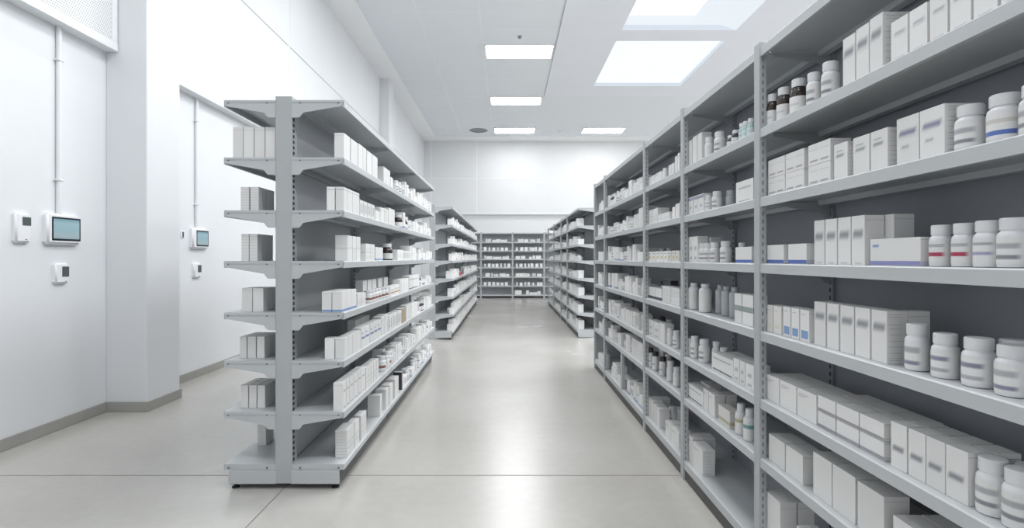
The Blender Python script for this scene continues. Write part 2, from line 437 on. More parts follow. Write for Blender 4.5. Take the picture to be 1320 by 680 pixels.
# --- left gondola
def gondola(label, xc, hw, D, ys, levels, basez, ztop, sides, detail=True, pw=.05):
    """double or single sided gondola, centre uprights at xc; ys = bay boundaries"""
    r = root('gondola_shelving', label, 'shelving', (xc, (ys[0]+ys[-1])/2, 0), 'free-standing shelving units')
    ox, oy = r.location.x, r.location.y
    L = lambda x: x-ox
    T = lambda y: y-oy
    for k, y in enumerate(ys):
        a = y if k == 0 else y-.04
        sl = [('+x', T(a+.025), .012), ('-x', T(a+.025), .012)] if detail else []
        slotted_post(r, -pw, pw, T(a), T(a+.08), .035, ztop, sl)
    for k in range(len(ys)-1):
        a, b_ = T(ys[k]+.06), T(ys[k+1]-.04)
        if k == 0: a = T(ys[k]+.03)
        m = MB(); m.box(-pw*.5, pw*.5, a, b_, basez, ztop-.03, 'panel_light')
        for z in (.75, 1.35, 1.95): m.box(-pw*.5-.001, pw*.5+.001, a, b_, z, z+.003, 'slot')
        obj('back_panel', m.mesh('back_panel'), r)
    for s in sides:
        xb = s*pw*.6
        for k in range(len(ys)-1):
            a, b_ = T(ys[k])+.004, T(ys[k+1])-.003
            for z in levels:
                prism_part('shelf', r, shelf_profile(D+pw*.4), s, xb, a, b_, z, 'steel')
            prism_part('base_deck', r, [(0, 0), (D+pw*.4-.004, 0), (D+pw*.4, -.004), (D+pw*.4, -.034), (0, -.034)], s, xb, a, b_, basez, 'steel')
            x0, x1 = sorted((s*(pw+D-.05), s*(pw+D-.035)))
            m = MB(); m.box(x0, x1, a+.012, b_, .022, basez-.034, 'kick'); obj('kick_plate', m.mesh('kick_plate'), r)
        for z in levels:
            for k, y in enumerate(ys):
                bracket_part(r, s, xb if k else s*pw, D+pw*.4-.004 if k else D-.004, T(y) if k == 0 else T(y)-.0, z-.002, t=.012 if k == 0 else .006)
        # plinth at the near end
        x0, x1 = sorted((s*pw*.9, s*(pw+D-.03)))
        m = MB(); m.box(x0, x1, T(ys[0])-.004, T(ys[0])+.012, .032, basez-.036, 'steel'); obj('base_end', m.mesh('base_end', .002), r)
        for fy in (ys[0]+.03, ys[-1]-.05):
            foot(r, s*(pw+D-.06), T(fy))
            # rivets
        m = MB()
        for u in (.16, .9):
            for z in levels+[basez]:
                xx = s*(pw+D*u)
                m.box(xx-.004, xx+.004, T(ys[0])-.0075, T(ys[0])-.001, z-.023, z-.016, 'slot')
        obj('rivet', m.mesh('rivet'), r)
    return r
LEV1 = [CAMZ+q for q in (.963, .615, .294, -.015, -.328, -.62, -.929)]
XA = -1.356
gondola('long grey double-sided gondola shelving standing in left foreground', XA, 0, .316, [3.30, 4.66, 6.04, 7.42], LEV1, .15, 2.385, (-1, 1))
LEV2 = [CAMZ+q for q in (.898, .584, .255, -.036, -.346, -.657, -.965)]
gondola('grey gondola shelving farther down the aisle, behind the left foreground unit', -1.29, 0, .31, [9.38, 11.3, 13.3, 15.3, 17.3], LEV2, .14, 2.33, (1,), detail=False)

# --- right rack (front posts)
RX, RXB = 1.12, 1.46
RY = [1.0, 2.426, 3.465, 4.43, 6.25, 6.95]          # post centres, the first is outside the frame
LEVR = [CAMZ+q for q in (.935, .576, .271, -.022, -.32, -.619, -.88)]
RBASE = CAMZ-1.277
def front_rack(label, xf, xb, ys, levels, base, ztop, posts, detail=True, mtp='panel', endbr=False, skip_post=()):
    r = root('shelving_rack', label, 'shelving', ((xf+xb)/2, (ys[0]+ys[-1])/2, 0), 'free-standing shelving units')
    ox, oy = r.location.x, r.location.y
    D = xb-xf
    for k, y in enumerate(ys):
        if k not in skip_post:
            sl = [('-y', xf+.011-ox, .0028)] if detail else []
            slotted_post(r, xf-.004-ox, xf+.027-ox, y-.026-oy, y+.026-oy, 0.0, ztop+.02, sl)
        slotted_post(r, xb-.016-ox, xb+.02-ox, y-.02-oy, y+.02-oy, 0.0, ztop, [('-x', y-oy, .006)] if detail else [], 'panel', 'rear_upright')
    for k in range(len(ys)-1):
        a, b_ = ys[k]+.005-oy, ys[k+1]-.005-oy
        for z in levels:
            prism_part('shelf', r, shelf_profile(D), -1, xb-ox, a, b_, z, 'steel')
        prism_part('base_deck', r, [(0, 0), (D-.004, 0), (D, -.004), (D, -.05), (0, -.05)], -1, xb-ox, a, b_, base, 'steel')
        m = MB(); m.box(xf+.008-ox, xf+.02-ox, a, b_, .004, base-.05, 'kick'); obj('kick_plate', m.mesh('kick_plate'), r)
        m = MB(); m.box(xb-.002-ox, xb+.006-ox, a, b_, base, ztop-.01, mtp)
        obj('back_panel', m.mesh('back_panel'), r)
    for k, y in enumerate(ys):
        for z in levels:
            if k in skip_post:
                bracket_part(r, -1, xb-ox, D-.002, y+.004-oy, z-.001, t=.01)
            else:
                bracket_part(r, -1, xb-ox, D-.06, y-oy, z-.012, 'steel_post', drop=.075, tip=.02)
    return r, ox, oy
rr, ox, oy = front_rack('tall grey shelving rack running along the right side of the aisle', RX, RXB, RY, LEVR, RBASE, 2.335, None)
m = MB(); m.box(RX+.02-ox, RXB-ox, RY[-1]-.008-oy, RY[-1]+.004-oy, .01, 2.33, 'panel_light'); obj('end_panel', m.mesh('end_panel'), rr)
m = MB(); m.box(RX+.002-ox, RX+.03-ox, 5.33-.03-oy, 5.33+.03-oy, RBASE, LEVR[-1]-.014, 'steel_post'); obj('divider', m.mesh('divider'), rr)
QX, QXB = 1.25, 1.62
r2, ox, oy = front_rack('grey shelving rack farther down the aisle, beyond the right foreground rack', QX, QXB, [9.6, 11.35, 12.63, 14.6, 16.6], LEV2, .14, 2.31, None, False, 'panel_light', True, (0,))
m = MB(); m.box(QX+.01-ox, QXB-ox, 9.60-oy, 9.61-oy, .01, .09, 'steel'); obj('base_end', m.mesh('base_end'), r2)

# --- rack across the far end
BKY = 19.2
LEVB = [CAMZ+q for q in (.916, .587, .282, -.014, -.31, -.64, -.96)]
BBASE = CAMZ-1.275
r = root('shelving_rack', 'grey shelving rack across the far end of the aisle', 'shelving', (.2, BKY+.2, 0), 'free-standing shelving units')
xs = [-2.04, -.92, .2, 1.32, 2.44]
for k, x in enumerate(xs):
    slotted_post(r, x-.03-.2, x+.03-.2, -.2, -.16, 0, 2.33, [])
for k in range(4):
    a, b_ = xs[k]-.2, xs[k+1]-.2
    for z in LEVB:
        m = MB(); m.prism([(.2-u, z+w) for u, w in shelf_profile(.39)], 'x', a, b_, 'steel'); obj('shelf', m.mesh('shelf'), r)
    m = MB(); m.prism([(.2-u, BBASE+w) for u, w in [(0, 0), (.39, 0), (.39, -.05), (0, -.05)]], 'x', a, b_, 'steel'); obj('base_deck', m.mesh('base_deck'), r)
    m = MB(); m.box(a, b_, -.16, -.14, .004, BBASE-.05, 'rubber'); obj('kick_plate', m.mesh('kick_plate'), r)
    m = MB(); m.box(a, b_, .195, .205, BBASE, 2.32, 'panel_light'); obj('back_panel', m.mesh('back_panel'), r)

# ------------------------------------------------------------------ goods
GREY = (.27, .275, .30); LG = (.45, .455, .48); BLUE = (.10, .17, .46); SKYB = (.20, .33, .58); PURP = (.27, .27, .36); RED = (.42, .05, .10)
TAN = (.52, .46, .30); TEAL = (.17, .36, .36); BLK = (.05, .05, .06); YEL = (.62, .55, .18); GRN = (.33, .37, .36); INK = (.40, .41, .44); ORG = (.62, .33, .10)
WH = (.765, .763, .755); OFF = (.73, .72, .69)
# print layouts on a carton front: (kind, u0,u1,v0,v1,colour)
CST = {
 'plain': [], 'edge': [('q', .12, .55, .06, .075, LG)],
 'band': [('s', .04, .97, .56, .80, (.30, .31, .335))], 'bandlow': [('s', .05, .9, .34, .54, (.28, .285, .315))], 'bandpur': [('s', .05, .94, .56, .76, PURP), ('s', .2, .6, .32, .42, LG)],
 'soft': [('s', .15, .9, .62, .74, LG), ('s', .12, .85, .05, .13, LG)],
 'green': [('s', .1, .8, .60, .73, GRN), ('s', .12, .7, .76, .82, LG)],
 'sq': [('s', .05, .95, .50, .76, (.30, .31, .335)), ('q', .25, .75, .03, .045, LG)],
 'blue': [('q', 0, 1, .02, .20, BLUE)], 'bluelow': [('q', 0, 1, .03, .13, SKYB)], 'purlow': [('q', 0, 1, .02, .17, (.27, .28, .52)), ('s', .04, .20, .66, .82, SKYB)],
 'lines': [('q', .05, .45, .70, .715, INK), ('q', .55, .95, .70, .715, INK), ('s', .05, .48, .12, .24, (.34, .31, .34)), ('s', .54, .95, .12, .24, (.34, .31, .34))],
 'text': [('q', .08, .62, .82, .838, INK), ('q', .08, .50, .775, .79, INK), ('q', .08, .36, .73, .745, LG)],
 'yellow': [('s', .15, .75, .15, .34, (.66, .66, .52)), ('q', .15, .6, .80, .82, LG)],
 'yelmark': [('s', .22, .78, .18, .62, YEL), ('q', .2, .8, .74, .82, INK)],
 'blueblk': [('q', .12, .88, .08, .34, (.22, .34, .56)), ('q', .15, .6, .84, .86, INK)],
 'basegrey': [('q', 0, 1, .03, .22, (.33, .335, .36))],
 'midgrey': [('q', .03, .97, .42, .60, (.30, .34, .335))],
 'blktext': [('q', .06, .9, .70, .76, INK), ('q', .06, .95, .08, .14, BLK)],
 'black': [('q', 0, 1, .05, .26, (.07, .07, .10))], 'seam': [('q', 0, 1, .50, .515, INK), ('q', .1, .9, .30, .32, LG)],
 'tan': [('q', .02, .98, .16, .36, (.50, .46, .33))], 'squares': [('s', .2, .8, .42, .66, LG), ('s', .2, .8, .08, .24, LG)],
 'bluetext': [('q', .08, .9, .44, .54, (.14, .20, .44)), ('q', .1, .5, .7, .75, SKYB)],
 'vlines': [('q', .15, .35, .2, .8, LG), ('q', .6, .8, .2, .8, LG)], 'orange': [('q', .05, .95, .28, .42, ORG), ('q', .1, .9, .62, .68, INK)],
 'purcap': [('q', 0, 1, .80, .95, (.36, .36, .48)), ('s', .3, .8, .3, .5, LG)],
 'blackside': [('q', 0, 1, 0, 1, BLK)], 'red': [('q', 0, 1, 0, 1, (.55, .08, .13))],
 'tanside': [('q', 0, 1, 0, 1, (.42, .36, .24))], 'topline': [('q', 0, 1, .88, .90, LG)],
}
CLOOK = {'plain': 'plain white', 'edge': 'plain white', 'band': 'grey-banded white', 'bandlow': 'grey-striped white', 'bandpur': 'purple-banded white', 'soft': 'faintly printed white',
 'green': 'green-grey banded white', 'sq': 'grey-square white', 'blue': 'blue-based white', 'bluelow': 'blue-edged white', 'purlow': 'violet-based long white', 'lines': 'line-printed white', 'text': 'small-text white',
 'yellow': 'pale yellow-printed', 'yelmark': 'yellow-marked white', 'blueblk': 'blue-block white', 'basegrey': 'grey-based white', 'midgrey': 'grey-belted white', 'blktext': 'black-text white',
 'black': 'black-based white', 'seam': 'grey-lined white', 'tan': 'tan-striped white', 'squares': 'grey-squared white', 'bluetext': 'blue-text white', 'vlines': 'vertical-striped white', 'orange': 'orange-striped white',
 'purcap': 'violet-topped white', 'blackside': 'black', 'red': 'red', 'tanside': 'tan', 'topline': 'white'}
def q3(x): return round(x*200)/200
MC = {}
def carton_mb(m, w, h, d, st, ends, T=None, full=True, light_lift=1.):
    """one carton: width along x, front on -y, base at z=0"""
    base = tuple(c*light_lift for c in (OFF if st in ('tan', 'yellow') else WH))
    T = T or (lambda p: p)
    def face(p, c): m.face([T(q) for q in p], 'card', c)
    x, y = w/2, d/2
    lo, top = .0, tuple(c*.985 for c in base)
    e = min(.0016, w*.02) if full else 0
    face([(-x, -y, lo), (x, -y, lo), (x, -y, h), (-x, -y, h)], base)
    face([(x, y, lo), (-x, y, lo), (-x, y, h), (x, y, h)], base)
    face([(x, -y, lo), (x, y, lo), (x, y, h), (x, -y, h)], base)
    face([(-x, y, lo), (-x, -y, lo), (-x, -y, h), (-x, y, h)], base)
    face([(-x, -y, h), (x, -y, h), (x, y, h), (-x, y, h)], top)
    face([(-x, y, lo), (x, y, lo), (x, -y, lo), (-x, -y, lo)], base)
    g = .0006
    for kind, u0, u1, v0, v1, c in CST[st]:
        a, b_ = -x+w*u0, -x+w*u1; z0, z1 = h*v0, h*v1
        Y = -y-g
        if kind == 'q':
            face([(a, Y, z0), (b_, Y, z0), (b_, Y, z1), (a, Y, z1)], c)
            if st in ('blue', 'bluelow', 'purlow', 'basegrey', 'black', 'tan', 'blackside', 'red', 'tanside', 'midgrey', 'topline') and u1-u0 > .9:
                for sx in (-1, 1):
                    X = sx*(x+g)
                    cc = tuple(.35*p+.65*q for p, q in zip(c, base)) if st in ('blue', 'purlow', 'basegrey') else c
                    pts = [(X, -y, z0), (X, y, z0), (X, y, z1), (X, -y, z1)]
                    face(pts if sx > 0 else pts[::-1], cc)
        else:      # soft printed patch fading to the card colour
            fx, fz = min((b_-a)*.18, .012), (z1-z0)*.40
            X = [a, a+fx, b_-fx, b_]; Z = [z0, z0+fz, z1-fz, z1]
            for i in range(3):
                for j in range(3):
                    def cl(ii, jj): return c if ii in (1, 2) and jj in (1, 2) else base
                    face([(X[i], Y, Z[j]), (X[i+1], Y, Z[j]), (X[i+1], Y, Z[j+1]), (X[i], Y, Z[j+1])], [cl(i, j), cl(i+1, j), cl(i+1, j+1), cl(i, j+1)])
    if full:
        ln = (.40, .405, .41)
        for sx in (-1, 1):      # flap line and small print on the end faces
            X = sx*(x+g)
            vs = {'stack': [k/9 for k in range(1, 9)], 'print': [.06, .10, .2, .32, .43, .55, .66, .74, .88, .93]}.get(ends, [.90])
            for v in vs:
                y0, y1 = (-y, y) if ends != 'print' else (-y*.8, y*(.2+.6*((v*37) % 1)))
                pts = [(X, y0, h*v), (X, y1, h*v), (X, y1, h*v+.0011), (X, y0, h*v+.0011)]
                face(pts if sx > 0 else pts[::-1], ln)
        face([(-x, -y+d*.06, h+g), (x, -y+d*.06, h+g), (x, -y+d*.06+.0012, h+g), (-x, -y+d*.06+.0012, h+g)], (.6, .6, .61))
def carton_mesh(w, h, d, st, ends):
    k = (q3(w), q3(h), q3(d), st, ends)
    if k not in MC:
        m = MB(); carton_mb(m, w-.0016, h-.0014, d-.0016, st, ends)
        me = m.mesh('carton', fix=False, ink=True)
        MC[k] = me
    return MC[k]

BST = {  # body material, cap material, label bands (v0,v1,colour), cap height, style
 'plain': ('bottle', 'cap', []), 'grey': ('bottle', 'cap', [(.55, .84, LG), (.16, .38, GREY)]), 'purple': ('bottle', 'cap', [(.58, .84, PURP), (.12, .34, LG)]),
 'purlow': ('bottle', 'cap', [(.55, .88, LG), (.08, .30, PURP)]), 'red': ('bottle', 'cap', [(.74, .90, LG), (.32, .52, RED)]), 'blue': ('bottle', 'cap', [(.62, .80, (.6, .58, .54)), (.16, .36, BLUE)]),
 'violet': ('bottle', 'cap', [(.74, .90, LG), (.34, .52, (.40, .40, .58))]), 'amber': ('amber', 'cap', [(.4, .6, (.66, .66, .68))]), 'teal': ('teal', 'cap', [(.5, .7, (.45, .58, .58))]),
 'tanband': ('bottle', 'cap', [(.62, .84, (.48, .45, .30))]), 'tealband': ('bottle', 'cap', [(.62, .84, TEAL)]), 'blackcap': ('bottle', 'cap_dark', [(.4, .6, LG)]),
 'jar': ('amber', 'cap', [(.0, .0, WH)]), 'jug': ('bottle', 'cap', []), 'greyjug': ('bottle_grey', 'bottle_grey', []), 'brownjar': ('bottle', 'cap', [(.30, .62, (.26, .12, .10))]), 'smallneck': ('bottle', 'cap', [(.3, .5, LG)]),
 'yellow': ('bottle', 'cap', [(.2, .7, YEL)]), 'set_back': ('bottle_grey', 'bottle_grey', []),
}
BLOOK = {'plain': 'plain white', 'grey': 'grey-labelled white', 'purple': 'purple-labelled white', 'purlow': 'purple-footed white', 'red': 'red-striped white', 'blue': 'blue-striped white', 'violet': 'violet-labelled white',
 'amber': 'dark brown white-capped', 'teal': 'teal white-capped', 'tanband': 'olive-banded white', 'tealband': 'teal-banded white', 'blackcap': 'black-capped white', 'jar': 'dark white-capped', 'jug': 'tall white', 'greyjug': 'tall grey',
 'brownjar': 'brown-labelled white', 'smallneck': 'small white', 'yellow': 'yellow-labelled white', 'set_back': 'grey'}
BC = {}
def bottle_meshes(dia, h, st, seg):
    k = (q3(dia), q3(h), st, seg)
    if k in BC: return BC[k]
    body, cap, bands = BST[st]
    r = dia/2
    zb, zs, zc = h*.66, h*.745, h*.76
    rn, rc = r*.78, r*.865
    if st in ('jug', 'greyjug'): zb, zs, zc, rn, rc = h*.78, h*.87, h*.87, r*.60, r*.66
    if st in ('amber', 'teal', 'jar'): zb, zs, zc, rn, rc = h*.60, h*.75, h*.78, r*.68, r*.80
    if st in ('tanband', 'tealband'): zb, zs, zc, rn, rc = h*.66, h*.76, h*.76, r*.60, r*.66
    m = MB()
    m.lathe([(r*.9, 0), (r*.985, h*.012), (r, h*.035), (r, zb*.95), (r*.985, zb), (r*.93, zb+(zs-zb)*.38), (r*.82, zb+(zs-zb)*.72), (rn, zs), (rn, zc+.001)], body, seg)
    mb = m.mesh('bottle', smooth=True)
    m = MB()
    ch = h-zc
    m.lathe([(rc*.98, zc), (rc, zc+ch*.06, 1), (rc, zc+ch*.84, 1), (rc*.985, zc+ch*.92), (rc*.93, zc+ch*.985), (rc*.8, h)], cap, seg*2 if seg > 16 else seg, rib=.035 if seg > 16 else 0)
    mc = m.mesh('cap', smooth=True)
    ml = None
    if st not in ('greyjug', 'set_back'):
        m = MB()
        l0, l1 = h*.07, zb*.9
        if st in ('amber', 'teal'): l0, l1 = h*.08, h*.5
        if st == 'jar': l0, l1 = h*.08, h*.42
        wc = tuple(c*.985 for c in WH)
        if st == 'teal': wc = (.60, .70, .70)
        FD = .1 if st in ('red', 'blue', 'tanband', 'tealband', 'brownjar') else .28
        rows = sorted(set([0, 1] + [q for b_ in bands for q in (b_[0], b_[0]+FD*(b_[1]-b_[0]), b_[1]-FD*(b_[1]-b_[0]), b_[1])]))
        def col(v, ang):
            for a, b_, c in bands:
                if a < v < b_ :
                    if st in ('tanband', 'tealband', 'brownjar'): return c
                    e = min(1, min(v-a, b_-v)/(FD*(b_-a)))
                    dl = abs(ang)
                    f = e*(1 if dl < (1.4 if st == 'blue' else .95) else max(0, 1-(dl-(1.4 if st == 'blue' else .95))/.3))
                    return tuple((p*f if st in ('red', 'blue') else p*f*.9)+q*(1-f) for p, q in zip(c, wc))
            return wc
        n = 36 if seg > 16 else 18
        R = r+.0006
        for k2 in range(n):
            a0, a1 = 2*math.pi*k2/n, 2*math.pi*(k2+1)/n
            for j in range(len(rows)-1):
                v0, v1 = rows[j], rows[j+1]
                P = lambda a, v: (R*math.sin(a), -R*math.cos(a), l0+(l1-l0)*v)
                A = lambda a: (a+math.pi) % (2*math.pi)-math.pi
                m.face([P(a0, v0), P(a1, v0), P(a1, v1), P(a0, v1)], 'label',
                       [col(v0+1e-4, A(a0)), col(v0+1e-4, A(a1)), col(v1-1e-4, A(a1)), col(v1-1e-4, A(a0))])
        ml = m.mesh('label', fix=False, ink=True)
        ml.polygons.foreach_set('use_smooth', [True]*len(ml.polygons))
    BC[k] = (mb, mc, ml)
    return BC[k]

ITEMS = []          # every good: dict(kind, x, y, z, rz, w, h, d, st, where, order key ...)
JIT = random.Random(3)
class Run:
    """a stretch of shelf whose goods are counted together from the left"""
    def __init__(self, where, front, side, z, group):
        self.where, self.xf, self.side, self.z, self.group = where, front, side, z, group
        # side: -1 front faces -x (right racks), +1 faces +x (left gondolas), 0 faces -y
        self.minb = .0295 if 'right rack' in where else 0
        self.rz = {-1: -math.pi/2, 1: math.pi/2, 0: 0}[side]
    def put(self, kind, a, w, h, d, st, back, lvl, n, zoff, ends, col):
        """a = centre along the run, back = distance of the front from the shelf front"""
        back = max(back, self.minb)
        if self.side == 0: x, y = a, self.xf+back+d/2
        else: x, y = self.xf-self.side*(back+d/2), a
        ITEMS.append(dict(kind=kind, x=x, y=y, z=self.z+zoff+.0008, rz=self.rz+(JIT.uniform(-.012, .012) if kind == 'carton' and d < .12 and n == 1 and w < .12 else 0), w=w, h=h, d=d, st=st, back=back,
                          run=self, lvl=lvl, n=n, ends=ends, col=col))
    # pixel spans measured on the photograph are turned into positions along the shelf front
    def Y(self, px, back=.012): return F*abs(self.xf-self.side*back)/abs(px-653.5)
    def C(self, p0, p1, h, st='plain', d=.07, back=.012, n=1, ends='', rows=1, shrink=.0025):
        back = max(back, self.minb)
        y0, y1 = self.Y(p0, back), self.Y(p1, back)
        if abs(y0-y1) > .19 and self.side == 1:      # a long span holds several cartons side by side
            k = round(abs(y0-y1)/.125)
            for j in range(k):
                for rw in range(rows): self.CM(min(y0, y1)+abs(y0-y1)*j/k, min(y0, y1)+abs(y0-y1)*(j+1)/k, h, st, d, back+rw*(d+.003), n, ends)
            return
        w = abs(y0-y1)-shrink; a = (y0+y1)/2
        for rw in range(rows):
            for k in range(n):
                self.put('carton', a, w, h/n, d, st, back+rw*(d+.005), k, n, k*h/n, ends, (round(p0, 1), rw))
    def B(self, pc, dia, h, st='plain', back=.014):
        dia *= 1.06; back = max(back, self.minb)
        x = abs(self.xf-self.side*(back+dia/2))
        a = F*x/abs(pc-653.5)
        self.put('bottle', a, dia, h, dia, st, back, 0, 1, 0, '', (pc, 0))
    def CM(self, a0, a1, h, st, d, back=.012, n=1, ends=''):
        for k in range(n): self.put('carton', (a0+a1)/2, abs(a1-a0)-.002, h/n, d, st, back, k, n, k*h/n, ends, (a0, 0))
    def BM(self, a, dia, h, st, back=.014): self.put('bottle', a, dia, h, dia, st, back, 0, 1, 0, '', (a, 0))
    def fill(self, a0, a1, rnd, hmax, dens=.93, bott=.35, styles=None, wmax=.11, wmin=.035, backs=(.01, .03), clear=.02, dark=.05):
        """loose mixed rows of cartons and bottles for the distant stretches"""
        a = a0
        cs = styles or ['plain', 'edge', 'text', 'soft', 'plain', 'seam', 'vlines', 'bluelow', 'plain']
        while a < a1-wmin:
            if rnd.random() > dens: a += rnd.uniform(.03, .10); continue
            if rnd.random() < bott:
                dia = rnd.choice((.045, .055, .065)); h = dia*rnd.choice((1.7, 2.0, 2.3))
                st = rnd.choice(['plain', 'grey', 'plain', 'violet']) if rnd.random() > dark else rnd.choice(['amber', 'blackcap', 'brownjar'])
                for k in range(rnd.choice((1, 2, 3))):
                    if a+dia > a1: break
                    self.BM(a+dia/2, dia, min(h, hmax), st, rnd.uniform(*backs)); a += dia+.004
            else:
                w = rnd.uniform(wmin, wmax); h = rnd.uniform(.07, min(.17, hmax)); st = rnd.choice(cs)
                for k in range(rnd.choice((1, 2, 2, 3, 4)) if w < .07 else rnd.choice((1, 1, 2))):
                    if a+w > a1: break
                    n = 2 if (h > .10 and rnd.random() < .22) else 1
                    self.CM(a, a+w, h, st, rnd.uniform(.07, .12), rnd.uniform(*backs), n); a += w+.002
            a += rnd.uniform(0, clear)

ORD = ['first', 'second', 'third', 'fourth', 'fifth', 'sixth', 'seventh', 'eighth', 'ninth', 'tenth', 'eleventh', 'twelfth', 'thirteenth', 'fourteenth', 'fifteenth', 'sixteenth', 'seventeenth', 'eighteenth', 'nineteenth', 'twentieth'] + ['%dth' % k for k in range(21, 60)]
SHN = ['top', 'second', 'third', 'fourth', 'fifth', 'sixth', 'bottom']      # goods levels, counted from above

# ---- right rack: nearest bay
G = 'goods on the right foreground rack'
ZR = LEVR[1:]+[RBASE]
def rrun(bay, s): return Run('%s shelf of right rack, %s bay' % (SHN[s], bay), RX, -1, ZR[s], G)
o4 = lambda z: 970+z/3.771
u = rrun('nearest', 0)
for z, w in ((97, .048), (154, .056), (226, .064)): u.B(o4(z), w, .148, 'amber', .012)
u.B(o4(300), .05, .132, 'grey'); u.B(o4(381), .058, .137, 'grey')
u.C(o4(437), o4(499), .172, 'band', .085, ends='print'); u.C(o4(501), o4(566), .176, 'band', .085, ends='print'); u.C(o4(567), o4(634), .18, 'band', .085, ends='print')
for a, b_ in ((670, 755), (760, 850), (858, 950), (956, 1064), (1072, 1190), (1202, 1330)): u.C(o4(a), o4(b_), .128, 'soft', .07, ends='print')
u = rrun('nearest', 1)
for a, b_ in ((75, 157), (159, 251), (269, 379)): u.C(o4(a), o4(b_), .158, 'lines', .075, n=2)
for a, b_ in ((394, 463), (487, 568), (574, 656)): u.C(o4(a), o4(b_), .127, 'green', .06, ends='print')
u.C(o4(698), o4(809), .138, 'bandpur', .085, ends='print'); u.C(o4(812), o4(933), .138, 'bandpur', .085, ends='print')
u.B(o4(1062), .062, .118, 'grey', .012); u.B(o4(1228), .064, .117, 'blue', .012); u.B(o4(1395), .064, .117, 'grey', .012)
u = rrun('nearest', 2)
u.C(o4(70), o4(152), .081, 'blue', .07); u.C(o4(172), o4(263), .081, 'blue', .07)
for a, b_ in ((298, 350), (352, 411), (413, 478), (480, 545)): u.C(o4(a), o4(b_), .163, 'sq', .065)
u.C(o4(607), o4(672), .163, 'plain', .065, back=.085)
u.C(o4(570), o4(818), .083, 'purlow', .06)
u.B(o4(918), .050, .112, 'red'); u.B(o4(1030), .050, .112, 'red'); u.B(o4(1148), .056, .114, 'violet'); u.B(o4(1275), .060, .116, 'grey')
u = rrun('nearest', 3)
u.C(o4(70), o4(98), .118, 'yellow', .06); u.C(o4(100), o4(140), .118, 'yellow', .06)
for a, b_ in ((147, 185), (188, 226), (230, 276)): u.C(o4(a), o4(b_), .122, 'blueblk', .06)
for a, b_ in ((298, 356), (360, 420), (425, 493), (497, 571), (575, 655)): u.C(o4(a), o4(b_), .161, 'band', .065, ends='print', back=.014)
u.C(o4(690), o4(745), .161, 'plain', .065, back=.085)
u.B(o4(801), .056, .133, 'purlow', .02); u.B(o4(938), .059, .119, 'purple', .014); u.B(o4(1101), .065, .122, 'purple', .012); u.B(o4(1265), .062, .118, 'purlow', .012); u.B(o4(1235), .056, .12, 'grey', .085)
u = rrun('nearest', 4)
for a, b_ in ((62, 130), (132, 213), (216, 311)): u.C(o4(a), o4(b_), .110, 'text', .16)
for a, b_ in ((316, 404), (406, 517), (519, 640)): u.C(o4(a), o4(b_), .116, 'basegrey', .09, n=2, rows=2)
for a, b_ in ((670, 750), (754, 843), (847, 945), (949, 1062)): u.C(o4(a), o4(b_), .135, 'bandlow', .06, rows=2)
u.B(o4(1170), .062, .135, 'grey', .016); u.B(o4(1307), .064, .135, 'grey', .012); u.B(o4(1330), .06, .125, 'grey', .09)
u = rrun('nearest', 5)
u.C(o4(78), o4(157), .115, 'plain', .10); u.C(o4(160), o4(245), .115, 'plain', .10)
u.C(o4(293), o4(385), .157, 'plain', .12); u.C(o4(387), o4(500), .157, 'plain', .12)
u.C(o4(508), o4(640), .153, 'plain', .08)
u.C(o4(680), o4(812), .118, 'plain', .08, rows=2); u.C(o4(830), o4(960), .118, 'plain', .08)
u = rrun('nearest', 6)
u.C(o4(55), o4(135), .25, 'plain', .07, rows=2); u.C(o4(213), o4(320), .22, 'plain', .08)

# ---- right rack: second bay
p5 = lambda z: 870+z/5.667
u = rrun('second', 0)
u.C(p5(92), p5(123), .165, 'plain', .05); u.C(p5(128), p5(158), .172, 'plain', .05); u.C(p5(161), p5(196), .172, 'plain', .06)
u.B(p5(254), .05, .125, 'plain'); u.B(p5(330), .062, .123, 'grey')
u.B(p5(408), .036, .064, 'amber', .016); u.B(p5(447), .042, .078, 'amber')
for z in (494, 520, 558): u.B(p5(z), .034, .092, 'teal', .016)
u = rrun('second', 1)
for a, b_ in ((95, 130), (138, 172), (182, 225)): u.C(p5(a), p5(b_), .112, 'purcap', .05)
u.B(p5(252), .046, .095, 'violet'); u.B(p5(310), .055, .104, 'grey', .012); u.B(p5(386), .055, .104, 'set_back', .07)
u.C(p5(444), p5(572), .108, 'soft', .10, ends='print')
u = rrun('second', 2)
for a, b_ in ((90, 122), (123, 155), (157, 190)): u.C(p5(a), p5(b_), .158, 'squares', .065)
u.C(p5(228), p5(262), .15, 'plain', .06, back=.10)
for z in (216, 250, 296): u.B(p5(z), .058, .112, 'grey', .012)
u.B(p5(372), .056, .115, 'grey'); u.C(p5(440), p5(560), .079, 'blue', .07); u.B(p5(492), .04, .105, 'plain', .10)
u = rrun('second', 3)
u.B(p5(140), .064, .166, 'jug'); u.B(p5(222), .068, .168, 'jug')
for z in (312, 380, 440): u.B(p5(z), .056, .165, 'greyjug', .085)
u.C(p5(434), p5(486), .147, 'midgrey', .07); u.C(p5(491), p5(570), .147, 'midgrey', .07)
u = rrun('second', 4)
u.C(p5(88), p5(116), .115, 'plain', .06); u.B(p5(147), .05, .135, 'grey'); u.B(p5(214), .058, .135, 'grey')
u.B(p5(284), .05, .13, 'plain', .075); u.B(p5(362), .05, .11, 'plain', .10)
u.C(p5(268), p5(425), .098, 'blktext', .07, rows=2)
for a, b_ in ((426, 470), (472, 512), (514, 576)): u.C(p5(a), p5(b_), .118, 'squares', .08)
u = rrun('second', 5)
u.C(p5(90), p5(204), .095, 'blktext', .08); u.C(p5(175), p5(245), .105, 'plain', .07, back=.10)
u.C(p5(206), p5(244), .125, 'text', .06); u.C(p5(246), p5(290), .125, 'text', .06, rows=2)
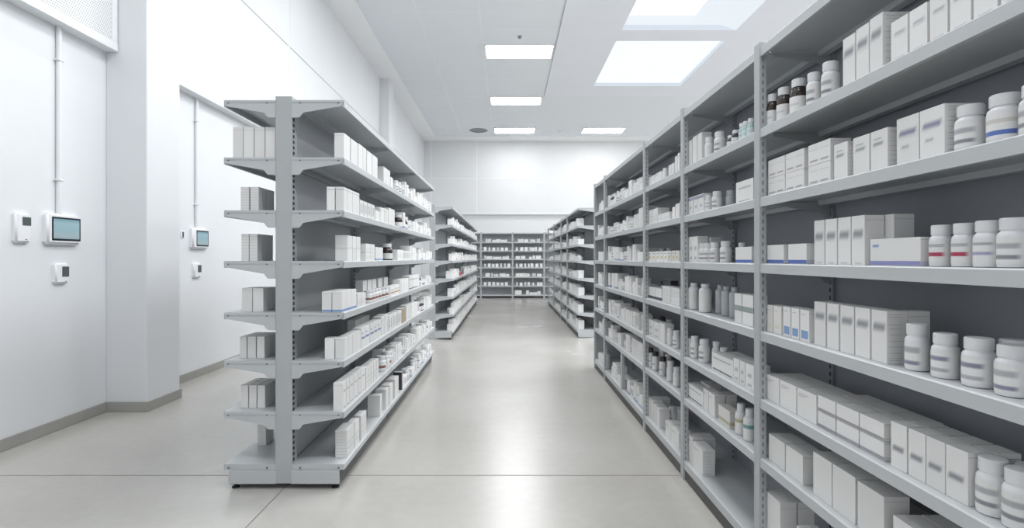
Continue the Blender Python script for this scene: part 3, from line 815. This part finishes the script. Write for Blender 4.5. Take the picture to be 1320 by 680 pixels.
u.C(p5(315), p5(400), .09, 'tan', .06); u.B(p5(484), .054, .152, 'tanband'); u.B(p5(548), .056, .152, 'tealband')
u = rrun('second', 6)
u.C(p5(86), p5(128), .165, 'text', .07, rows=2); u.C(p5(130), p5(202), .15, 'text', .075, ends='print')

# ---- right rack: third bay
v5 = lambda z: 758+z/5.23
u = rrun('third', 0)
u.C(v5(405), v5(448), .078, 'text', .08); u.C(v5(449), v5(495), .078, 'text', .08); u.B(v5(503), .03, .11, 'plain'); u.B(v5(524), .045, .09, 'plain')
u.C(v5(541), v5(560), .085, 'seam', .06); u.C(v5(561), v5(580), .085, 'seam', .06); u.C(v5(584), v5(602), .12, 'plain', .06); u.C(v5(603), v5(618), .13, 'plain', .06)
u = rrun('third', 1)
u.C(v5(400), v5(434), .118, 'seam', .09); u.C(v5(435), v5(470), .118, 'seam', .09); u.C(v5(472), v5(512), .062, 'soft', .08, n=2); u.C(v5(513), v5(548), .062, 'soft', .08, n=2)
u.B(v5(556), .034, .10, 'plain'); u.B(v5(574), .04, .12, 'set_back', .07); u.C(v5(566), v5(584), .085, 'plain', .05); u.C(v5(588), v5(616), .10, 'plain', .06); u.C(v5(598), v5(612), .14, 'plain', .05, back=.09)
u = rrun('third', 2)
for k in range(8): u.C(v5(404+26.5*k), v5(404+26.5*k+24), .077, 'yelmark', .05)
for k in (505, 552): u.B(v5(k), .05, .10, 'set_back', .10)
u = rrun('third', 3)
u.C(v5(404), v5(449), .095, 'black', .08); u.C(v5(451), v5(495), .095, 'black', .08); u.C(v5(499), v5(556), .12, 'seam', .08, n=2); u.C(v5(558), v5(616), .12, 'seam', .08, n=2)
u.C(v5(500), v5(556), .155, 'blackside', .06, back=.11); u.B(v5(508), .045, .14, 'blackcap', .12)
u = rrun('third', 4)
u.C(v5(408), v5(440), .13, 'squares', .07); u.C(v5(442), v5(480), .13, 'squares', .07); u.C(v5(482), v5(516), .14, 'plain', .07, ends='stack'); u.B(v5(558), .05, .12, 'plain'); u.B(v5(598), .05, .12, 'grey')
u.B(v5(540), .05, .15, 'set_back', .09); u.B(v5(500), .05, .155, 'blackcap', .10)
u = rrun('third', 5)
u.B(v5(425), .042, .155, 'blackcap'); u.B(v5(456), .05, .145, 'blackcap'); u.B(v5(505), .052, .14, 'blackcap'); u.B(v5(557), .052, .145, 'plain'); u.B(v5(600), .05, .13, 'plain')
u.B(v5(495), .05, .16, 'plain', .08); u.B(v5(540), .05, .15, 'plain', .085)
u = rrun('third', 6)
for k, a in enumerate((398, 420, 440, 462)): u.C(v5(a), v5(a+19), .15-.008*(k > 1), 'plain', .08, rows=2 if k in (0, 3) else 1)
u.B(v5(497), .055, .15, 'grey'); u.C(v5(522), v5(556), .11, 'text', .09); u.C(v5(558), v5(612), .11, 'text', .09)
# ---- right rack: fourth and fifth bay
rnd = random.Random(21)
for s in range(7):
    u = rrun('fourth', s)
    if s == 0:
        u.fill(4.50, 6.2, rnd, .2, 1, .42, wmax=.09)
    elif s == 6:
        u.fill(4.50, 5.27, rnd, .2, 1, .1, ['plain', 'bluelow', 'vlines'], wmax=.06); u.fill(5.40, 6.0, rnd, .16, 1, .0, wmax=.07)
    else:
        u.fill(4.48, 6.2, rnd, .17, .96, .3, wmax=.09)
    u = rrun('farthest', s)
    u.fill(6.31, 6.88, rnd, .16, 1, .3, wmax=.08)

# ---- left gondola, aisle side
G = 'goods on the left foreground gondola'
ZL = LEV1[1:]+[.15]
XLF = XA+.05+.316
def lrun(s): return Run('%s shelf of left gondola, aisle side' % SHN[s], XLF, 1, ZL[s], G)
zA = lambda z: 420+z/4.533
zB = lambda z: 410+z/4.25
zC = lambda z: 410+z/4.0
rnd = random.Random(5)
def yl(px): return F*.992/(653.5-px)
E = 7.34
u = lrun(0)
u.C(443.3, zA(142), .158, 'plain', .06, ends='one')
for a, b_, h in ((147, 187, .158), (191, 238, .164), (241, 270, .162), (272, 303, .162), (338, 376, .133), (379, 393, .09)): u.C(zA(a), zA(b_), h, 'plain', .06)
for z in (402, 420, 438, 456): u.B(zA(z), .07, .105, 'grey')
u.fill(yl(523), E, rnd, .15, 1, .5, wmax=.08)
u = lrun(1)
u.C(443, zA(126), .147, 'topline', .05, rows=2); u.C(zA(127), zA(157), .147, 'topline', .05, rows=1); u.C(zA(158), zA(197), .147, 'topline', .05)
for a, b_ in ((200, 220), (222, 242), (245, 264), (266, 285)): u.C(zA(a), zA(b_), .108, 'vlines', .06)
u.C(zA(290), zA(316), .075, 'plain', .06); u.C(zA(319), zA(341), .115, 'text', .06); u.C(zA(342), zA(365), .118, 'text', .06); u.C(zA(367), zA(403), .138, 'plain', .06)
u.B(zA(420), .085, .125, 'jar'); u.B(zA(444), .085, .12, 'jar')
u.fill(yl(522), E, rnd, .16, 1, .45, wmax=.08)
u = lrun(2)
u.C(448, zB(189), .162, 'plain', .078, n=2); u.C(zB(190), zB(211), .162, 'plain', .078, n=2); u.C(zB(212), zB(233), .162, 'plain', .078, n=2)
u.C(448, zB(189), .162, 'plain', .05, n=2, back=.093)
u.C(zB(262), zB(311), .122, 'seam', .09, n=2); u.C(zB(316), zB(356), .104, 'bluelow', .06)
u.B(zB(375), .10, .145, 'jar'); u.B(zB(412), .11, .145, 'jar')
for a, b_, h, st in ((436, 468, .098, 'seam'), (471, 505, .092, 'vlines')): u.C(zB(a), zB(b_), h, st, .07)
u.fill(yl(529.5), E, rnd, .15, .96, .3, ['plain', 'seam', 'bluelow', 'plain', 'text'], wmax=.12)
u = lrun(3)
u.C(440.8, zB(210), .128, 'bluelow', .06, rows=2); u.C(zB(216), zB(238), .09, 'seam', .06); u.C(zB(240), zB(262), .09, 'seam', .06)
for k in range(4): u.B(zB(272+18*k), .062, .09, 'brownjar')
for k in range(2): u.B(zB(346+20*k), .062, .092, 'brownjar')
u.C(zB(398), zB(420), .085, 'orange', .06); u.C(zB(421), zB(446), .09, 'orange', .06); u.C(zB(448), zB(471), .13, 'plain', .07); u.C(zB(473), zB(496), .13, 'plain', .07)
u.C(zB(500), zB(545), .15, 'blktext', .08)
for k, a in enumerate((246, 272, 298, 330, 362)): u.C(zB(a), zB(a+22), .155, 'plain', .06, back=.13)
u.fill(yl(539), E, rnd, .16, 1, .3, wmax=.09, dark=.3)
u = lrun(4)
u.C(444.5, zB(163), .13, 'plain', .06, rows=2); u.C(zB(164), zB(190), .13, 'plain', .06); u.C(zB(191), zB(234), .13, 'plain', .06)
u.C(zB(237), zB(258), .14, 'bluetext', .06); u.C(zB(259), zB(282), .14, 'bluetext', .06); u.C(zB(286), zB(345), .138, 'bluetext', .07)
for a in (205, 232, 258): u.C(zB(a), zB(a+25), .168, 'plain', .06, back=.12)
u.C(zB(347), zB(362), .155, 'text', .07); u.C(zB(364), zB(381), .158, 'text', .07)
for a in (386, 410, 435): u.C(zB(a), zB(a+23), .135, 'vlines', .07)
u.C(zB(460), zB(479), .14, 'tanside', .07); u.C(zB(484), zB(510), .15, 'plain', .07); u.C(zB(512), zB(544), .14, 'plain', .07)
u.fill(yl(538.5), E, rnd, .17, 1, .3, wmax=.09, dark=.5)
u = lrun(5)
for a, b_ in ((442, zC(145)), (zC(146), zC(163)), (zC(164), zC(184)), (zC(185), zC(205)), (zC(206), zC(224)), (zC(225), zC(243))): u.C(a, b_, .17, 'soft', .06)
for k in range(5): u.C(zC(247+13.6*k), zC(247+13.6*k+12.5), .152, 'seam', .06)
for z in (322, 346): u.B(zC(z), .08, .125, 'brownjar')
u.fill(yl(501.5), E, rnd, .15, 1, .45, wmax=.09, dark=.15)
u = lrun(6)
u.C(447.5, zC(187), .175, 'seam', .075, ends='stack'); u.C(zC(190), zC(213), .172, 'seam', .05); u.C(zC(222), zC(250), .17, 'seam', .05)
u.C(zC(320), zC(331), .168, 'plain', .10); u.C(zC(350), zC(364), .165, 'plain', .09); u.C(zC(370), zC(386), .165, 'plain', .08); u.C(zC(396), zC(416), .17, 'plain', .08)
u.C(zC(431), zC(435), .17, 'blackside', .08)
u.fill(yl(519.5), 5.7, rnd, .16, 1, .1, ['plain', 'seam', 'vlines', 'plain'], wmax=.10); u.fill(5.75, E, rnd, .16, 1, .15, ['bluelow', 'bluetext', 'plain', 'bluelow'], wmax=.12)
# ---- left gondola, wall side: the ends of the rows show beside the upright
XLW = XA-.05-.316
def wrun(s): return Run('%s shelf of left gondola, wall side' % SHN[s], XLW, -1, ZL[s], G)
def wrow(s, y, spans, h, st, ends, depthn=1, w=.07, backn=None, nst=1):
    u = wrun(s)
    for k, (a, b_) in enumerate(spans):
        x0, x1 = (a-653.5)*y/F, (b_-653.5)*y/F
        d = abs(x1-x0)
        for j in range(depthn):
            back = x0-XLW
            for q in range(nst):
                u.put('carton', y+w/2+j*(w+.002), w, h/nst, d-.001, st, back, q, nst, q*h/nst, ends, (a, j))
wrow(0, 3.345, ((300, 313.5), (313.6, 327.5), (327.6, 341.8), (342, 355)), .195, 'plain', 'one', 1, .12)
wrow(1, 3.36, ((310, 321), (323, 333.5)), .15, 'plain', 'stack', 4, .055)
wrow(2, 3.36, ((311, 321), (321.5, 332)), .168, 'plain', 'stack', 4, .055)
wrow(3, 3.36, ((311.5, 325.3), (326, 339.4)), .145, 'plain', 'one', 3, .06)
wrow(4, 3.38, ((309, 318), (319, 330), (331, 341)), .135, 'plain', 'one', 3, .07)
wrow(5, 3.38, ((310, 320), (321, 331), (332, 341.5)), .14, 'seam', 'one', 3, .07)
wrow(6, 3.64, ((331.5, 343),), .14, 'plain', 'stack', 2, .06)

# ---- far gondola left, far rack right, end rack
G = 'goods on the far left gondola'
rnd = random.Random(11)
ZM = LEV2[1:]+[.14]
for s in range(7):
    u = Run('%s shelf of far left gondola' % SHN[s], -1.29+.05+.31, 1, ZM[s], G)
    u.fill(9.55, 10.8 if s == 3 else 11.2, rnd, .17, 1, .2, ['plain', 'plain', 'edge', 'soft'], wmin=.08, wmax=.2, clear=.015, dark=.1)
    if s == 3:
        for q in range(3): u.CM(10.86+.12*q, 10.975+.12*q, .085, 'red', .08)
        u.fill(12.35, 17.2, rnd, .17, .97, .2, ['plain'], wmin=.12, wmax=.3)
    else: u.fill(11.3, 17.2, rnd, .17, .97, .2, ['plain', 'plain', 'soft'], wmin=.12, wmax=.3)
G = 'goods on the far right rack'
for s in range(7):
    u = Run('%s shelf of far right rack' % SHN[s], QX, -1, ZM[s], G)
    u.fill(9.72 if s else 9.85, 11.3, rnd, .19, 1, .2, ['plain', 'plain', 'edge', 'soft'], wmin=.08, wmax=.24, clear=.02, dark=.08)
    u.fill(11.42, 16.5, rnd, .17, .95, .2, ['plain', 'plain', 'soft'], wmin=.12, wmax=.3)
G = 'goods on the end rack'
ZE = LEVB[1:]+[BBASE]
for s in range(7):
    for bay, a, b_ in (('left', -.86, .14), ('right', .26, 1.28)):
        u = Run('%s shelf of end rack, %s bay' % (SHN[s], bay), BKY+.01, 0, ZE[s], G)
        if s == 6 and bay == 'left': continue
        hm = (.11, .13, .13, .14, .12, .13, .17)[s]
        if s in (1, 3, 5):
            step = .15 if s != 3 else .14; x = a+.04
            while x < b_-.1:
                w = .10 if bay == 'left' else rnd.choice((.06, .09, .11)); h = rnd.uniform(hm*.8, hm)
                if rnd.random() < .25: u.BM(x+.045, .08, h, 'plain')
                else: u.CM(x, x+w, h, 'plain', .08)
                x += step if bay == 'left' else w+rnd.uniform(.01, .08)
        elif s == 6:
            u.CM(a+.02, a+.26, .15, 'plain', .1); u.fill(a+.42, b_-.03, rnd, hm, .9, 0, ['plain'], wmin=.08, wmax=.14)
        else:
            u.fill(a+.05, b_-.02, rnd, hm, .8, .3, ['plain', 'soft'], wmin=.06, wmax=.22, clear=.05)

# ---- settle the goods: nothing stands inside its neighbour
byrun = {}
for i in ITEMS: byrun.setdefault(i['run'].where, []).append(i)
nfix = 0
for L_ in byrun.values():
    ax = 'x' if L_[0]['run'].side == 0 else 'y'; cx = 'y' if ax == 'x' else 'x'
    sg = {-1: 1, 1: -1, 0: 1}[L_[0]['run'].side]
    for it in range(60):
        moved = False
        for p in range(len(L_)):
            for q in range(p+1, len(L_)):
                A, B_ = L_[p], L_[q]
                if A['lvl'] != B_['lvl'] and A['n'] == B_['n'] and A['n'] > 1: continue
                oa = (A['w']+B_['w'])/2+.0005-abs(A[ax]-B_[ax]); ob = (A['d']+B_['d'])/2+.0005-abs(A[cx]-B_[cx])
                if oa <= 0 or ob <= 0: continue
                if abs(A['back']-B_['back']) > .03 or ob < oa:
                    R_ = A if A['back'] > B_['back'] else B_
                    for T_ in L_:
                        if T_ is R_ or (T_['n'] > 1 and abs(T_[ax]-R_[ax]) < 1e-6 and abs(T_[cx]-R_[cx]) < 1e-6 and T_['n'] == R_['n']):
                            if T_ is not R_: T_[cx] += sg*(ob+.001); T_['back'] += ob+.001
                    R_[cx] += sg*(ob+.001); R_['back'] += ob+.001
                else:
                    F_ = A if A[ax] > B_[ax] else B_
                    mv = [T_ for T_ in L_ if T_['n'] > 1 and T_['n'] == F_['n'] and T_ is not F_ and abs(T_[ax]-F_[ax]) < 1e-6 and abs(T_[cx]-F_[cx]) < 1e-6]
                    for T_ in mv+[F_]: T_[ax] += oa+.001
                moved = True; nfix += 1
        if not moved: break
print('SETTLED', nfix)
# ---- build the goods
def sizepx(i):      # rough area each one covers in the view
    wv = i['w'] if i['run'].side == 0 else i['w']*abs(i['x'])/i['y']+.3*i['d']
    if 'wall side' in i['run'].where: wv = i['d']
    return wv*i['h']*(F/i['y'])**2*(1 if i['back'] < .06 or 'wall side' in i['run'].where else .35)
for kind in ('carton', 'bottle'):
    L_ = sorted([i for i in ITEMS if i['kind'] == kind], key=sizepx, reverse=True)
    for k, i in enumerate(L_): i['single'] = k < 300
# count from the left inside each run
runs = {}
for i in ITEMS: runs.setdefault(i['run'].where, []).append(i)
def pxx(i): return 653.5+F*i['x']/i['y']
for w, L_ in runs.items():
    for kind in ('carton', 'bottle'):
        for front in (True, False):
            sub = [i for i in L_ if i['kind'] == kind and (i['back'] < .06 or 'wall side' in w) == front]
            cols = {}
            for i in sub: cols.setdefault((round(i['x'], 4), round(i['y'], 4)), []).append(i)
            order = sorted(cols, key=lambda c: 653.5+F*c[0]/c[1])
            for k, c in enumerate(order):
                for i in cols[c]:
                    i['ord'] = k; i['tot'] = len(order); i['front'] = front
def label(i):
    w = i['run'].where
    look = (CLOOK if i['kind'] == 'carton' else BLOOK)[i['st']]
    lv = {(2, 0): 'lower ', (2, 1): 'upper '}.get((i['n'], i['lvl']), '')
    pos = 'only one' if i['tot'] == 1 else ORD[i['ord']]+' from left'
    pre = '' if i['front'] else 'rear-row '
    if not i['front'] and i['tot'] == 1: pos = 'alone'
    noun = {'jar': 'jar', 'brownjar': 'jar', 'jug': 'bottle'}.get(i['st'], i['kind'])
    return ('%s%s%s %s, %s, %s' % (pre, lv, look, noun, pos, w)).strip()
bulk = {'carton': MB(), 'bottle': MB()}
nsing = {'carton': 0, 'bottle': 0}
for i in ITEMS:
    if i['single']:
        nsing[i['kind']] += 1
        if i['kind'] == 'carton':
            o = obj('carton', carton_mesh(i['w'], i['h'], i['d'], i['st'], i['ends']), None, (i['x'], i['y'], i['z']), i['rz'])
            tag(o, label(i), 'box', i['run'].group.replace('goods', 'cartons'))
        else:
            far = i['y'] > 6
            mb, mc, ml = bottle_meshes(i['w'], i['h'], i['st'], 32 if not far else 14)
            o = obj('medicine_bottle', mb, None, (i['x'], i['y'], i['z']), i['rz'])
            tag(o, label(i), 'bottle', i['run'].group.replace('goods', 'bottles'))
            obj('cap', mc, o)
            if ml: obj('label', ml, o)
    else:
        m = bulk[i['kind']]
        if i['kind'] == 'carton':
            R = Matrix.Translation((i['x'], i['y'], i['z'])) @ Matrix.Rotation(i['rz'], 4, 'Z')
            carton_mb(m, i['w']-.0016, i['h']-.0014, i['d']-.0016, i['st'], '', lambda p, R=R: tuple(R @ Vector(p)), False, 1.16)  # card colour whitened in place of stronger light on the distant goods
        else:
            r_, h = i['w']/2, i['h']; n0 = len(m.v)
            m.lathe([(r_, 0), (r_, h*.66), (r_*.74, h*.76), (r_*.82, h*.77), (r_*.8, h)], BST[i['st']][0], 12)
            m.v[n0:] = [(p[0]+i['x'], p[1]+i['y'], p[2]+i['z']) for p in m.v[n0:]]
for kind, nm, lb in (('carton', 'cartons_in_the_distance', 'many small white cartons farther along the shelves, crowded together in the distance'), ('bottle', 'bottles_in_the_distance', 'many small white bottles farther along the shelves, among the distant cartons')):
    if bulk[kind].v:
        o = obj(kind, bulk[kind].mesh(kind, fix=False, ink=True)); tag(o, lb, {'carton': 'box', 'bottle': 'bottle'}[kind]); o['kind'] = 'stuff'
print('GOODS', len(ITEMS), nsing, sum(1 for i in ITEMS if i['kind'] == 'carton'))

# ------------------------------------------------------------------ light
w = bpy.data.worlds.new('World'); S.world = w; w.use_nodes = True
w.node_tree.nodes['Background'].inputs[0].default_value = (.93, .96, 1, 1)
w.node_tree.nodes['Background'].inputs[1].default_value = .5
def area(name, loc, size, power, rot=(0, 0, 0), col=(1, 1, 1)):
    l = bpy.data.lights.new(name, 'AREA'); l.shape = 'RECTANGLE'; l.size, l.size_y = size; l.energy = power; l.color = col
    o = bpy.data.objects.new(name, l); COL.objects.link(o); o.location = loc; o.rotation_euler = rot
    return o
# the rows of ceiling panels carry on over the camera
for y in (0.2, 4.4, 8.9):
    area('unseen_lamp', (.3, y, ZC-.02), (1.6, .85), 120)
for a, b_ in ((8.7, 10.3), (4.6, 7.9), (.5, 3.8)):
    area('sky_fill_lamp', ((XS0+XS1)/2, (a+b_)/2, ZC-.02), (XS1-XS0, b_-a), 60*(b_-a), col=(.94, .97, 1))  # unseen fill lamps added; only the farthest hangs at a built skylight
area('wall_graze_fill', (-2.3, 4.2, ZC-.02), (.3, 10.4), 62, col=(.97, .985, 1))  # unseen lamp added to graze the left wall and cast the panel's shadow

# unseen lamps added right of the long rack to light the far end
for y in (6, 10.5, 15, 19.5):
    area('unseen_lamp', (8.4, y, ZC-.02), (1.6, .85), 170)
# ------------------------------------------------------------------ camera
cd = bpy.data.cameras.new('Camera'); cam = bpy.data.objects.new('Camera', cd); COL.objects.link(cam)
cam.location = (0, 0, CAMZ); cam.rotation_euler = (math.pi/2, 0, 0)
cd.sensor_fit = 'HORIZONTAL'; cd.sensor_width = 36; cd.lens = F/1320*36
cd.shift_x = 6.5/1320; cd.shift_y = -7/1320
cd.clip_start = .05; cd.clip_end = 100
S.camera = cam
S.view_settings.view_transform = 'Standard'; S.view_settings.look = 'None'; S.view_settings.exposure = -.09
S.cycles.use_denoising = True
S.cycles.max_bounces = 10; S.cycles.diffuse_bounces = 6; S.cycles.glossy_bounces = 4
S.cycles.sample_clamp_indirect = 6
